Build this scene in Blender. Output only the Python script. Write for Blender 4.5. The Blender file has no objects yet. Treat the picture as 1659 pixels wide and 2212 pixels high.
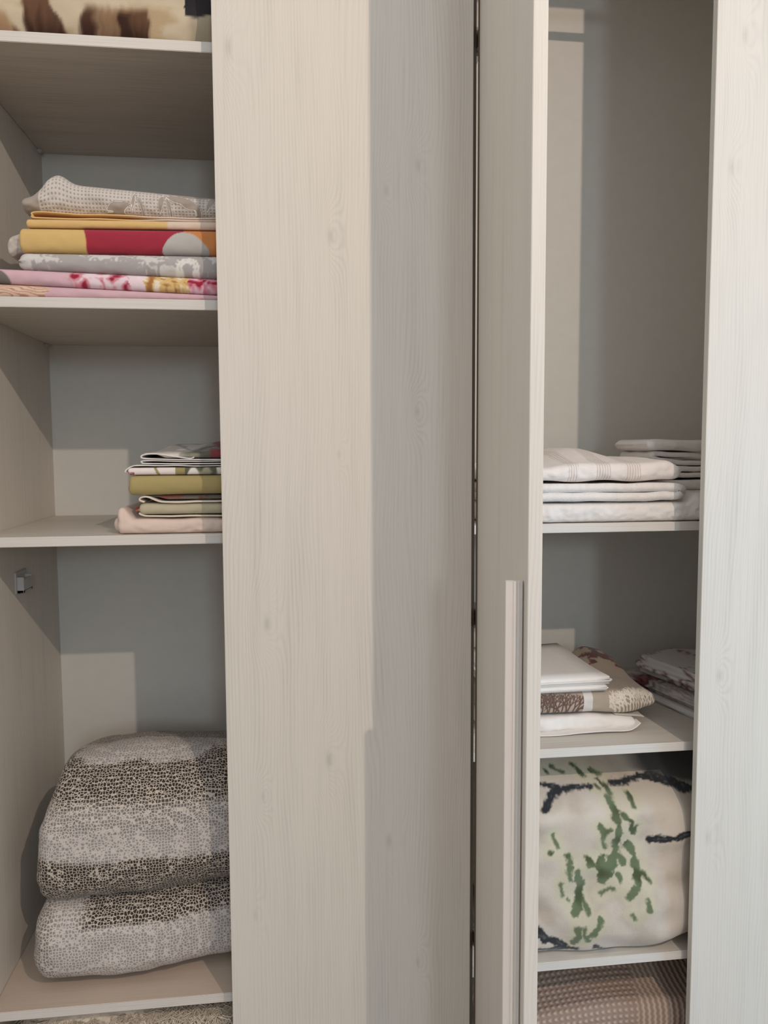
import bpy, bmesh, math, random
from mathutils import Vector, Matrix, noise

random.seed(7)
SC = bpy.context.scene
COL = SC.collection
PI = math.pi


# ------------------------------------------------------------------ helpers
def lin(c):
    def f(v):
        v /= 255.0
        return v / 12.92 if v <= 0.04045 else ((v + 0.055) / 1.055) ** 2.4
    return tuple(f(v) for v in c)


def clamp(v, a=0.0, b=1.0):
    return a if v < a else b if v > b else v


def smooth(a, b, v):
    t = clamp((v - a) / (b - a)) if a != b else (1.0 if v >= a else 0.0)
    return t * t * (3 - 2 * t)


def mixc(a, b, t):
    return tuple(x + (y - x) * t for x, y in zip(a, b))


def nz(x, y, z=0.0):
    return noise.noise(Vector((x, y, z)))


def fbm(x, y, z=0.0, o=4):
    s, a, f = 0.0, 0.5, 1.0
    for _ in range(o):
        s += a * noise.noise(Vector((x * f, y * f, z * f + 3.1 * f)))
        a *= 0.5
        f *= 2.03
    return s


def link(name, me, mat, parent=None):
    o = bpy.data.objects.new(name, me)
    COL.objects.link(o)
    if mat is not None:
        me.materials.append(mat)
    if parent is not None:
        o.parent = parent
    return o


def tag(o, label, cat, group=None):
    o['label'] = label
    o['category'] = cat
    if group:
        o['group'] = group
    return o


def empty(name, loc, label, cat, group=None):
    o = bpy.data.objects.new(name, None)
    COL.objects.link(o)
    o.location = rm(loc)
    o.empty_display_size = 0.05
    return tag(o, label, cat, group)


# each stack is drawn around its own shelf height and then set down on the shelf it stands on
REM = None


def place(za=0.0, zb=0.0, sx=0.983, dx=0.0, dy=0.0, sz=0.983):
    global REM
    REM = (za, zb, sx, dx, dy, sz)


def rm(p):
    if REM is None:
        return tuple(p)
    za, zb, sx, dx, dy, sz = REM
    return (p[0] * sx + dx, p[1] + dy, zb + (p[2] - za) * sz)


# ------------------------------------------------------------------ node maths
class NT:
    def __init__(self, name):
        self.m = bpy.data.materials.new(name)
        self.m.use_nodes = True
        self.t = self.m.node_tree
        self.b = self.t.nodes['Principled BSDF']

    def node(self, kind, **kw):
        n = self.t.nodes.new(kind)
        for k, v in kw.items():
            setattr(n, k, v)
        return n

    def put(self, sock, v):
        if isinstance(v, E):
            self.t.links.new(v.s, sock)
        elif isinstance(v, (int, float)):
            sock.default_value = v
        elif v is not None:
            v = tuple(v)
            if len(sock.default_value) == 4 and len(v) == 3:
                v = v + (1.0,)
            sock.default_value = v

    def op(self, o, *a):
        n = self.node('ShaderNodeMath', operation=o)
        for i, v in enumerate(a):
            self.put(n.inputs[i], v)
        return E(self, n.outputs[0])

    def uv(self):
        n = self.node('ShaderNodeUVMap')
        s = self.node('ShaderNodeSeparateXYZ')
        self.t.links.new(n.outputs[0], s.inputs[0])
        return E(self, s.outputs[0]), E(self, s.outputs[1])

    def obj(self):
        n = self.node('ShaderNodeTexCoord')
        return E(self, n.outputs['Object'])

    def vec(self, x, y, z=0.0):
        n = self.node('ShaderNodeCombineXYZ')
        for i, v in enumerate((x, y, z)):
            self.put(n.inputs[i], v)
        return E(self, n.outputs[0])

    def noise(self, v, scale=1.0, detail=3.0, rough=0.5, dist=0.0):
        n = self.node('ShaderNodeTexNoise')
        self.put(n.inputs['Vector'], v)
        n.inputs['Scale'].default_value = scale
        n.inputs['Detail'].default_value = detail
        n.inputs['Roughness'].default_value = rough
        n.inputs['Distortion'].default_value = dist
        return E(self, n.outputs[0])

    def voronoi(self, v, scale=1.0, feature='F1', rand=1.0):
        n = self.node('ShaderNodeTexVoronoi', feature=feature)
        self.put(n.inputs['Vector'], v)
        n.inputs['Scale'].default_value = scale
        n.inputs['Randomness'].default_value = rand
        return E(self, n.outputs['Distance'])

    def attr(self, name, col=True):
        n = self.node('ShaderNodeAttribute', attribute_name=name)
        return E(self, n.outputs['Color' if col else 'Fac'])

    def mix(self, a, b, f):
        n = self.node('ShaderNodeMix', data_type='RGBA')
        self.put(n.inputs[0], f)
        self.put(n.inputs[6], a)
        self.put(n.inputs[7], b)
        return E(self, n.outputs[2])

    def ramp(self, f, stops):
        n = self.node('ShaderNodeValToRGB')
        self.put(n.inputs[0], f)
        cr = n.color_ramp
        while len(cr.elements) < len(stops):
            cr.elements.new(0.5)
        for e, (p, c) in zip(cr.elements, stops):
            e.position = p
            e.color = tuple(c) + (1.0,) if len(c) == 3 else c
        return E(self, n.outputs[0])

    def sstep(self, a, b, v):
        n = self.node('ShaderNodeMapRange', interpolation_type='SMOOTHSTEP')
        self.put(n.inputs['Value'], v)
        self.put(n.inputs['From Min'], a)
        self.put(n.inputs['From Max'], b)
        return E(self, n.outputs[0])

    def bump(self, h, strength=0.3, dist=0.002):
        n = self.node('ShaderNodeBump')
        n.inputs['Strength'].default_value = strength
        n.inputs['Distance'].default_value = dist
        self.put(n.inputs['Height'], h)
        self.t.links.new(n.outputs[0], self.b.inputs['Normal'])

    def done(self, color, rough=0.6, spec=0.3, sheen=0.0):
        self.put(self.b.inputs['Base Color'], color)
        self.put(self.b.inputs['Roughness'], rough)
        self.b.inputs['Specular IOR Level'].default_value = spec
        self.b.inputs['Sheen Weight'].default_value = sheen
        return self.m


class E:
    def __init__(self, nt, s):
        self.n, self.s = nt, s

    def __add__(self, o): return self.n.op('ADD', self, o)
    __radd__ = __add__
    def __sub__(self, o): return self.n.op('SUBTRACT', self, o)
    def __rsub__(self, o): return self.n.op('SUBTRACT', o, self)
    def __mul__(self, o): return self.n.op('MULTIPLY', self, o)
    __rmul__ = __mul__
    def __truediv__(self, o): return self.n.op('DIVIDE', self, o)
    def __pow__(self, o): return self.n.op('POWER', self, o)
    def sin(self): return self.n.op('SINE', self)
    def abs(self): return self.n.op('ABSOLUTE', self)
    def exp(self): return self.n.op('EXPONENT', self)


# ------------------------------------------------------------------ wood laminate
def wood(name, base, dark, knots=(), freq=150.0, amt=0.42, fine=0.35):
    nt = NT(name)
    u, v = nt.uv()
    warp = nt.noise(nt.vec(u * 5.0, v * 0.9), 1.0, 2.0) * 14.0
    warp2 = nt.noise(nt.vec(u * 24.0, v * 3.0), 1.0, 2.0) * 2.0
    ph = u * freq + warp + warp2
    spot = None
    for kx, kz, s, a in knots:
        dx = (u - kx) / (0.017 * s)
        dz = (v - kz) / (0.042 * s)
        r2 = dx * dx + dz * dz
        ph = ph + (r2 * -0.55).exp() * (a * 7.0)
        core = (r2 * -9.0).exp() * (0.8 * a)
        spot = core if spot is None else spot + core
    line = (ph * (2 * PI)).sin() * 0.5 + 0.5
    streak = nt.noise(nt.vec(u * 420.0, v * 5.0), 1.0, 3.0)
    patch = nt.noise(nt.vec(u * 22.0, v * 1.6), 1.0, 3.0)
    f = line * line * amt * nt.sstep(0.25, 0.75, patch) + nt.sstep(0.45, 0.75, streak) * fine \
        + nt.sstep(0.5, 0.8, patch) * 0.25
    if spot is not None:
        f = f + spot
    f = nt.op('MINIMUM', f, 1.0)
    nt.bump(f, 0.12, 0.0006)
    return nt.done(nt.mix(base, dark, f), 0.52, 0.25)


def flat(name, c, rough=0.5, spec=0.3, metal=0.0):
    nt = NT(name)
    u = nt.noise(nt.obj(), 30.0, 3.0)
    nt.b.inputs['Metallic'].default_value = metal
    return nt.done(nt.mix(c, tuple(k * 0.93 for k in c), u), rough, spec)


W_BASE = (0.70, 0.655, 0.585)
W_DARK = (0.555, 0.52, 0.465)
DX0, DX1 = -0.1291, 0.3693            # the closed door left of the open one
OX = 0.8695                           # left edge of the closed door at the far right
M_DOOR = wood('pale_pine_door', W_BASE, W_DARK, [
    (0.217, 0.41, 1.0, 1.0), (0.083, -0.345, 1.0, 1.1), (0.203, -0.63, 1.1, 1.1),
    (0.07, -0.70, 0.7, 0.8), (0.389, 0.55, 0.9, 0.8), (0.325, 0.50, 0.7, 0.7),
    (0.386, 0.075, 0.8, 0.8), (0.326, -0.81, 1.0, 1.0), (0.387, -1.08, 0.8, 0.9),
    (0.23, -0.01, 0.6, 0.7), (0.03, 0.75, 1.3, 0.9), (0.05, -0.95, 0.8, 0.6)])
M_DOORR = wood('pale_pine_door_far', W_BASE, W_DARK, [
    (0.04, 0.57, 1.2, 0.8), (0.045, -0.49, 1.0, 0.9), (0.03, -0.85, 1.1, 0.7), (0.06, 0.83, 1.2, 0.8)])
M_WOOD = wood('pale_pine_panel', W_BASE, W_DARK, [(0.12, -0.1, 1.0, 0.6)], 110.0, 0.35, 0.5)
M_SHELF = wood('pale_pine_shelf', (0.66, 0.61, 0.54), (0.50, 0.46, 0.41), [], 170.0, 0.3, 0.8)
M_TAN = wood('tan_laminate_shelf', (0.56, 0.46, 0.375), (0.47, 0.38, 0.30), [], 170.0, 0.2, 0.5)
M_EDGE = wood('pine_edge_band', (0.70, 0.655, 0.60), (0.58, 0.54, 0.49), [], 260.0, 0.6, 0.5)
M_BACK = flat('grey_backing_board', (0.66, 0.635, 0.585), 0.6, 0.2)
M_PLASTIC = flat('white_plastic', (0.52, 0.50, 0.48), 0.5)
M_METAL = flat('brushed_steel', (0.5, 0.5, 0.5), 0.35, 0.5, 1.0)


def box(name, x0, x1, y0, y1, z0, z1, mat, parent=None, grain='z', bev=0.0008, org=(0, 0, 0), xf=None,
        uvo=(0, 0), front=None):
    """board with UVs in metres, v along the grain; front = material for the edge facing -Y"""
    bm = bmesh.new()
    bmesh.ops.create_cube(bm, size=1.0)
    c = Vector(((x0 + x1) / 2, (y0 + y1) / 2, (z0 + z1) / 2))
    for v in bm.verts:
        v.co = Vector((v.co.x * (x1 - x0), v.co.y * (y1 - y0), v.co.z * (z1 - z0))) + c
    if bev:
        bmesh.ops.bevel(bm, geom=bm.edges[:], offset=bev, segments=2, affect='EDGES')
    uvl = bm.loops.layers.uv.new('UVMap')
    gi = 'xyz'.index(grain)
    for f in bm.faces:
        n = f.normal
        ax = max(range(3), key=lambda i: abs(n[i]))
        oth = [i for i in range(3) if i != ax and i != gi]
        ui = oth[0]
        if ax == 1 and front is not None:
            f.material_index = 1
        for l in f.loops:
            p = l.vert.co
            gv = p[gi] if ax != gi else p[[i for i in range(3) if i not in (ax, ui)][0]]
            l[uvl].uv = (p[ui] - org[ui] + uvo[0], gv - org[gi] + uvo[1])
    me = bpy.data.meshes.new(name)
    if xf is not None:
        bm.transform(xf)
    bm.to_mesh(me)
    bm.free()
    o = link(name, me, mat, parent)
    if front is not None:
        me.materials.append(front)
    return o


# ------------------------------------------------------------------ the setting
FLOOR = -1.43
nt = NT('floor_laminate')
u, v = nt.uv()
M_FLOOR = nt.done(nt.mix((0.15, 0.11, 0.08), (0.10, 0.07, 0.05), nt.noise(nt.vec(u * 30.0, v * 2.0), 1.0, 4.0)), 0.45, 0.4)
M_WALL = flat('painted_plaster', (0.66, 0.63, 0.58), 0.85, 0.1)
o = box('floor', -6.0, 6.0, -9.0, 0.78, FLOOR - 0.05, FLOOR, M_FLOOR, None, 'x', 0)
o['kind'] = 'structure'
o = box('wall_back', -6.0, 6.0, 0.66, 0.78, FLOOR, 1.75, M_WALL, None, 'z', 0)
o['kind'] = 'structure'

# ------------------------------------------------------------------ wardrobe
XL, XR, BACK = -0.619, 1.365, 0.626
TOPZ, BOTZ = 1.264, -1.37
MID0, MID1 = 0.3613, 0.3795
wd = empty('wardrobe', (0.38, 0.3, FLOOR),
           'tall white-washed pine wardrobe with one door standing open beside two closed ones', 'wardrobe')
WINV = Matrix.Translation((-0.38, -0.3, -FLOOR))


def wpart(name, *a, **k):
    k.setdefault('xf', WINV)
    return box(name, *a, parent=wd, **k)


def lab(o, s):
    o['label'] = s
    return o


wpart('side_panel', XL - 0.018, XL, 0.02, BACK + 0.003, FLOOR, TOPZ + 0.018, M_WOOD)
wpart('side_panel', XR, XR + 0.018, 0.02, BACK + 0.003, FLOOR, TOPZ + 0.018, M_WOOD)
wpart('divider', MID0, MID1, 0.02, BACK, BOTZ, TOPZ, M_WOOD)
wpart('back_panel', XL, XR, BACK, BACK + 0.004, FLOOR, TOPZ, M_BACK, bev=0)
wpart('top_panel', XL, XR, 0.02, BACK, TOPZ, TOPZ + 0.018, M_SHELF, grain='x')
wpart('base_panel', XL, XR, 0.02, BACK, BOTZ - 0.018, BOTZ, M_SHELF, grain='x')
wpart('plinth', XL, XR, 0.05, 0.066, FLOOR, BOTZ - 0.018, M_WOOD, grain='x')

SH1, SH2, SH3, SH4 = 0.7837, 0.2974, -0.1731, -1.1452       # shelf tops, left compartment
SR1, SR2, SR3 = -0.1665, -0.6527, -1.1344                  # right compartment
TH = 0.0202
for k, (zt, yf) in enumerate(((SH1, 0.053), (SH2, 0.064), (SH3, 0.09), (SH4, 0.047))):
    wpart('shelf', XL + 0.0005, MID0 - 0.0005, yf, BACK - 0.001, zt - TH, zt, M_TAN if k == 3 else M_SHELF, grain='x', front=M_EDGE,
          uvo=(0.37 * k, 0.2 * k), bev=0.001)
for k, (zt, yf) in enumerate(((SR1, 0.11), (SR2, 0.05), (SR3, 0.04), (TOPZ - 0.09 + 0.0, 0.0))):
    if k == 3:
        continue
    wpart('shelf', MID1 + 0.0005, XR - 0.0005, yf, BACK - 0.001, zt - TH, zt, M_SHELF, grain='x', front=M_EDGE,
          uvo=(0.23 * k + 1.1, 0.3 * k), bev=0.001)

# little pins under the shelves on the left side wall
for zt, yy in ((SH1, 0.595), (SH2, 0.595), (SH1, 0.14), (SH2, 0.14)):
    wpart('shelf_pin', XL, XL + 0.011, yy - 0.007, yy + 0.007, zt - TH - 0.009, zt - TH, M_PLASTIC, bev=0.002)
# screw holes on the side wall
# white plastic rail end on the side wall
bm = bmesh.new()


def addbox(bm, x0, x1, y0, y1, z0, z1, bev=0.0015):
    r = bmesh.ops.create_cube(bm, size=1.0)
    for v in r['verts']:
        v.co = Vector(((v.co.x + .5) * (x1 - x0) + x0, (v.co.y + .5) * (y1 - y0) + y0, (v.co.z + .5) * (z1 - z0) + z0))
    es = list({e for v in r['verts'] for e in v.link_edges})
    if bev:
        bmesh.ops.bevel(bm, geom=es, offset=bev, segments=2, affect='EDGES')


def mesh_part(name, bm, mat, parent, xf=None, smooth_=False):
    me = bpy.data.meshes.new(name)
    if xf is not None:
        bm.transform(xf)
    bm.to_mesh(me)
    bm.free()
    if smooth_:
        for p in me.polygons:
            p.use_smooth = True
    return link(name, me, mat, parent)


addbox(bm, XL, XL + 0.004, 0.292, 0.368, -0.325, -0.275)
addbox(bm, XL, XL + 0.018, 0.299, 0.308, -0.324, -0.287)
addbox(bm, XL, XL + 0.018, 0.352, 0.361, -0.324, -0.287)
addbox(bm, XL, XL + 0.018, 0.299, 0.361, -0.324, -0.316)
addbox(bm, XL + 0.012, XL + 0.018, 0.305, 0.355, -0.320, -0.292)
mesh_part('rail_bracket', bm, M_PLASTIC, wd, WINV)

# clothes rail under the top of the right compartment (casts the bar of shade on the back panel)
bm = bmesh.new()
r = bmesh.ops.create_cone(bm, cap_ends=True, segments=24, radius1=0.0105, radius2=0.0105, depth=XR - MID1,
                          matrix=Matrix.Translation(((XR + MID1) / 2, 0.31, 1.169)) @ Matrix.Rotation(PI / 2, 4, 'Y'))
mesh_part('clothes_rail', bm, M_METAL, wd, WINV, True)

# doors
DT, DB = 1.272, -1.375
d = wpart('door', DX0, DX1, 0.0, 0.018, DB, DT, M_DOOR, org=(DX0, 0, 0))
lab(d, 'closed middle door')
d = wpart('door', OX, XR + 0.015, 0.0, 0.018, DB, DT, M_DOORR, org=(OX, 0, 0))
lab(d, 'closed door at the right end')
# open door: local x along its width from the hinge, turned a little past square
W3 = 0.4836
hx, hy = 0.3809, -0.001
ang = math.atan2(-0.4825 - hy, 0.3362 - hx)
X3 = Matrix.Translation((hx, hy, 0)) @ Matrix.Rotation(ang, 4, 'Z')
# local +y is the inner side (points to +x in the room)
d3 = wpart('door', 0.0, W3, 0.0, 0.0205, DB, DT, M_DOORR, uvo=(0.31, 0.6), xf=WINV @ X3)
lab(d3, 'open middle door seen along its outer face')
bm = bmesh.new()
HZ0, HZ1 = -1.25, -0.1925
HF = W3 - 0.0245                          # front of the bar, facing the free edge of the door
prof = [(HF - 0.010, 0.0), (HF - 0.012, -0.0245), (HF - 0.002, -0.0275), (HF, -0.0265), (HF, -0.0175), (HF - 0.0012, -0.0168), (HF - 0.0012, -0.0158),
        (HF, -0.0150), (HF, -0.0118), (HF - 0.0016, -0.0110), (HF - 0.0016, -0.0100), (HF, -0.0092), (HF, -0.0068), (HF - 0.0016, -0.0060),
        (HF - 0.0016, -0.0048), (HF, -0.0042), (HF, -0.0022), (HF - 0.006, -0.0020), (HF - 0.006, 0.0)]
vb = [bm.verts.new((x, y, HZ0)) for x, y in prof]
vt = [bm.verts.new((x, y, HZ1)) for x, y in prof]
n = len(prof)
for i in range(n):
    j = (i + 1) % n
    bm.faces.new((vb[i], vb[j], vt[j], vt[i]))
bm.faces.new(vt)
bm.faces.new(vb[::-1])
bmesh.ops.recalc_face_normals(bm, faces=bm.faces[:])
M_HANDLE = flat('satin_white_profile', (0.70, 0.65, 0.60), 0.42, 0.4)
h = mesh_part('handle', bm, M_HANDLE, d3, WINV @ X3)
lab(h, 'long grooved vertical pull handle')
X1 = Matrix.Translation((XL - 0.020, -0.003, 0)) @ Matrix.Rotation(-PI / 2 - 0.45, 4, 'Z')
d1_ = wpart('door', 0.0, 0.49, -0.0205, 0.0, DB, DT, M_DOORR, uvo=(0.7, 0.2), xf=WINV @ X1)
lab(d1_, 'wide open door at the left end')
M_GAP_SHADE = flat('painted_gap_shade', lin((104, 88, 72)), 0.8, 0.1)  # dark brown stands in for the shade in the narrow gap between the doors
wpart('gap_shade_strip', DX1 - 0.004, MID1, 0.0184, 0.0199, DB + 0.01, TOPZ, M_GAP_SHADE, bev=0)
box('gap_shade_strip', -0.0012, 0.0035, -0.0026, 0.019, DB, DT, M_GAP_SHADE, d3, 'z', 0, xf=WINV @ X3)  # same painted shade down the hinge end of the open door
for zz in (0.80, -0.35, -1.05):
    bm = bmesh.new()
    addbox(bm, MID1, MID1 + 0.012, 0.03, 0.085, zz - 0.025, zz + 0.025)
    addbox(bm, MID1 + 0.002, MID1 + 0.011, -0.03, 0.03, zz - 0.018, zz + 0.018)
    mesh_part('hinge', bm, M_METAL, wd, WINV)


# ------------------------------------------------------------------ cloth
def cval(f, *a):
    return f(*a) if callable(f) else f


def finish(name, verts, faces, uvs, mat, org, color=None, mask=None, label=None, cat=None, group=None, parent=None,
           subs=0, solid=0.0, flip=False):
    me = bpy.data.meshes.new(name)
    o_ = Vector(rm(org))
    me.from_pydata([tuple(Vector(rm(p)) - o_) for p in verts], [], faces)
    ul = me.uv_layers.new(name='UVMap')
    for l in me.loops:
        ul.data[l.index].uv = uvs[l.vertex_index]
    if color is not None:
        ca = me.color_attributes.new('print', 'FLOAT_COLOR', 'POINT')
        for i, p in enumerate(verts):
            c = color(p, uvs[i])
            ca.data[i].color = (c[0], c[1], c[2], 1.0)
    if mask is not None:
        at = me.attributes.new('mask', 'FLOAT', 'POINT')
        for i, p in enumerate(verts):
            at.data[i].value = mask(p, uvs[i])
    for p in me.polygons:
        p.use_smooth = True
    bm = bmesh.new()
    bm.from_mesh(me)
    bmesh.ops.recalc_face_normals(bm, faces=bm.faces[:])
    bm.to_mesh(me)
    bm.free()
    o = link(name, me, mat, parent)
    if parent is None:
        o.location = o_
        tag(o, label, cat, group)
    else:
        o.location = o_ - parent.matrix_basis.translation
    if solid:
        m = o.modifiers.new('thick', 'SOLIDIFY')
        m.thickness = solid
        m.offset = 0.0
        m.use_even_offset = False
    if subs:
        m = o.modifiers.new('sub', 'SUBSURF')
        m.levels = m.render_levels = subs
    return o


def slab(name, x0, x1, y0, y1, z0, z1, mat, nx=150, nf=20, nb=26, rf=None, rl=0.012, rr=0.012, endlayers=0, endamp=0.0,
         wr=0.0008, ws=18.0, seed=0.0, yfront=None, n=2.3, color=None, mask=None, ny_pow=1.0, twist=0.0, wrz=0.35, shape=None, **kw):
    """folded cloth: rounded front fold, ends rounded in, slight creases.  z0,z1 may be functions (x,y)."""
    verts, uvs, faces = [], [], []
    sec = []                                    # (ty along depth 0..1 from front, w -1..1, frontness)
    hz = 0.5 * (cval(z1, (x0 + x1) / 2, y0 + .05) - cval(z0, (x0 + x1) / 2, y0 + .05))
    rf_ = rf if rf is not None else hz
    yl = y0 + rf_
    for i in range(nb):                         # underside, back to front
        t = i / nb
        sec.append((y1 + (yl - y1) * t, -1.0, 0.0))
    fine = []
    for i in range(nf * 30 + 1):
        a = -PI / 2 + PI * i / (nf * 30)
        c, s = math.cos(a), math.sin(a)
        fine.append((abs(c) ** (2 / n), math.copysign(abs(s) ** (2 / n), s)))
    fl = [0.0]
    for p, q in zip(fine, fine[1:]):
        fl.append(fl[-1] + math.hypot((q[0] - p[0]) * rf_, (q[1] - p[1]) * hz))
    j = 0
    for i in range(nf + 1):
        want = fl[-1] * i / nf
        while j < len(fl) - 2 and fl[j + 1] < want:
            j += 1
        k_ = (want - fl[j]) / max(1e-9, fl[j + 1] - fl[j])
        c = fine[j][0] + (fine[j + 1][0] - fine[j][0]) * k_
        s = fine[j][1] + (fine[j + 1][1] - fine[j][1]) * k_
        sec.append((yl - rf_ * c, s, c))
    for i in range(1, nb + 1):
        t = i / nb
        sec.append((yl + (y1 - yl) * t, 1.0, 0.0))
    for i in range(1, 4):
        a = PI / 2 + PI * i / 4
        sec.append((y1 + min(rf_, 0.01) * -math.cos(a), math.sin(a), 0.0))
    ns = len(sec)
    arc = [0.0]
    for i in range(1, ns):
        dy = sec[i][0] - sec[i - 1][0]
        dz = (sec[i][1] - sec[i - 1][1]) * hz
        arc.append(arc[-1] + math.hypot(dy, dz))
    xs = []
    ne = 10
    for i in range(ne):
        xs.append(x0 + rl * (1 - math.cos(PI / 2 * i / ne)))
    for i in range(nx + 1):
        xs.append(x0 + rl + (x1 - rr - x0 - rl) * i / nx)
    for i in range(1, ne + 1):
        xs.append(x1 - rr + rr * math.sin(PI / 2 * i / ne))
    for x in xs:
        e = 1.0
        if x < x0 + rl:
            t = (x0 + rl - x) / rl
            e = max(0.02, (1 - t ** 2.4)) ** (1 / 2.4)
        elif x > x1 - rr:
            t = (x - x1 + rr) / rr
            e = max(0.02, (1 - t ** 2.4)) ** (1 / 2.4)
        for k, (y, w, fr) in enumerate(sec):
            yy = y + (cval(yfront, x) if yfront is not None else 0.0) * clamp(1 - (y - y0) / max(1e-6, (y1 - y0)))
            yy = yy + (1 - e) * rf_ * 0.6 * fr
            a, b = cval(z0, x, yy), cval(z1, x, yy)
            m, h = (a + b) / 2, (b - a) / 2
            z = m + w * h * e
            xx = x
            if endlayers:
                le = smooth(x0 + rl * 3, x0, x)
                re = smooth(x1 - rr * 3, x1, x)
                g = endamp * abs(math.sin(w * PI * endlayers / 2 + seed))
                xx += le * g - re * g
            # creases
            nn = nz(xx * ws + seed, (yy + z) * ws * 1.3, seed * 1.7) + 0.5 * nz(xx * ws * 2.6, (yy - z) * ws * 3, seed + 9)
            yy += wr * nn * (0.3 + fr) * 1.6
            z += wr * nn * wrz * (1.0 if w > -0.9 else 0.15)
            z = max(z, a + 0.0004)
            if shape is not None:
                xx, yy, z = shape(xx, yy, z)
            verts.append((xx, yy, z))
            uvs.append((xx, arc[k]))
    nxs = len(xs)
    for i in range(nxs - 1):
        for k in range(ns):
            k2 = (k + 1) % ns
            faces.append((i * ns + k, i * ns + k2, (i + 1) * ns + k2, (i + 1) * ns + k))
    faces.append(tuple(range(ns)))
    faces.append(tuple((nxs - 1) * ns + k for k in reversed(range(ns))))
    org = ((x0 + x1) / 2, (y0 + y1) / 2, min(p[2] for p in verts))
    return finish(name, verts, faces, uvs, mat, kw.pop('org', org), color, mask, **kw)


def crom(pts, n):
    out = []
    P = [pts[0]] + list(pts) + [pts[-1]]
    seg = len(pts) - 1
    for i in range(n + 1):
        t = i / n * seg
        k = min(int(t), seg - 1)
        f = t - k
        p0, p1, p2, p3 = P[k], P[k + 1], P[k + 2], P[k + 3]
        out.append(tuple(0.5 * ((2 * b) + (-a + c) * f + (2 * a - 5 * b + 4 * c - d_) * f * f + (-a + 3 * b - 3 * c + d_) * f ** 3)
                         for a, b, c, d_ in zip(p0, p1, p2, p3)))
    return out


def ribbon(name, path, y0, y1, th, mat, n=120, ny=40, wr=0.0006, seed=0.0, yskew=0.0, color=None, mask=None, droop=None, **kw):
    """a sheet folded back and forth: path in (x, z), carried from y0 to y1; open edges face the viewer"""
    pts = crom(path, n)
    arc = [0.0]
    for a, b in zip(pts, pts[1:]):
        arc.append(arc[-1] + math.dist(a, b))
    verts, uvs, faces = [], [], []
    for i, (x, z) in enumerate(pts):
        edge = 0.004 * nz(arc[i] * 14, seed, 4.0)
        for j in range(ny + 1):
            t = j / ny
            y = y0 + edge + (y1 - y0 - edge) * t + yskew * x
            zz = z + wr * nz(x * 20 + seed, y * 20, z * 60) * 2
            if droop:
                zz += droop(x, y)
            verts.append((x + 0.003 * nz(y * 9, seed + z * 40, 1.0), y, zz))
            uvs.append((y, arc[i]))
    m = ny + 1
    for i in range(n):
        for j in range(ny):
            faces.append((i * m + j, i * m + j + 1, (i + 1) * m + j + 1, (i + 1) * m + j))
    xs_ = [p[0] for p in verts]
    org = (sum(xs_) / len(xs_), (y0 + y1) / 2, min(p[2] for p in verts) - th / 2)
    return finish(name, verts, faces, uvs, mat, kw.pop('org', org), color, mask, solid=th, **kw)


def fabric(name, color=None, weave=4500.0, bump=0.15, rough=0.85, sheen=0.15, mottle=0.08, fuzz=0.0, fuzzscale=500.0):
    nt = NT(name)
    u, v = nt.uv()
    col = nt.attr('print') if color is None else color
    big = nt.noise(nt.obj(), 60.0, 3.0)
    dk = nt.mix(col, (0, 0, 0), 0.0) if color is None else color
    f = big * mottle
    col2 = nt.mix(col, (0.02, 0.018, 0.016), f)
    w = (u * weave).sin() * (v * weave).sin()
    h = w * 0.5
    if fuzz:
        h = h * 0.2 + nt.noise(nt.obj(), fuzzscale, 4.0, 0.7) * fuzz
    nt.bump(h, bump, 0.0015)
    return nt.done(col2, rough, 0.15, sheen)


F_PRINT = fabric('printed_cotton')
F_OLIVE = fabric('olive_cotton', lin((174, 157, 106)))
F_PINK = fabric('blush_cotton', lin((226, 204, 190)))
F_CREAM = fabric('cream_cotton', lin((228, 216, 196)))
F_SAGE = fabric('sage_cotton', lin((190, 180, 152)))
F_WHITE = fabric('white_cotton', lin((236, 230, 224)))
F_LINING = fabric('grey_lining_cotton', lin((196, 188, 178)))
TERRY = fabric('white_terry', lin((243, 236, 230)), 4500.0, 0.8, 0.95, 0.3, 0.10, 1.0, 380.0)

# ---------- stack on the second shelf of the left compartment -------------------------------------------------
XE = 0.02                                    # the stacks run on behind the closed door


def tilt(za, zb, xa=-0.55, xb=-0.135):
    """height that runs from za at xa to zb at xb"""
    return lambda x, y=0: za + (zb - za) * clamp((x - xa) / (xb - xa), -0.2, 1.4)


def flower(x, s, cx, cs, r, pal, seed):
    dx, ds = x - cx, (s - cs) * 1.25
    d_ = math.hypot(dx, ds) / r
    a = math.atan2(ds, dx)
    d_ += 0.16 * math.sin(5 * a + seed) + 0.10 * math.sin(9 * a - seed * 2 + d_ * 7) + 0.18 * fbm(x * 60, s * 60, seed)
    if d_ > 1.0:
        return None
    q = (d_ * 2.6 + 0.28 * math.sin(3 * a + seed + d_ * 5)) % 1.0
    c = mixc(pal[0], pal[1], smooth(0.0, 0.45, q))
    c = mixc(c, pal[2], smooth(0.55, 1.0, q))
    return c


ROSE = [lin((160, 38, 62)), lin((218, 142, 156)), lin((236, 214, 220))]
GOLD = [lin((170, 116, 70)), lin((220, 186, 122)), lin((238, 226, 204))]
DARK = [lin((60, 40, 50)), lin((105, 90, 85)), lin((130, 120, 110))]


def petals(x, s, pal, seed):
    wx = x + 0.012 * nz(x * 30, s * 40, seed)
    a = nz(wx * 46 + seed, s * 75 + 0.6 * math.sin(wx * 90 + seed), seed) + 0.5 * nz(wx * 120, s * 150 + wx * 60, seed + 4)
    c = mixc(pal[0], pal[1], smooth(-0.40, -0.08, a))
    return mixc(c, pal[2], smooth(0.05, 0.42, a))


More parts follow.
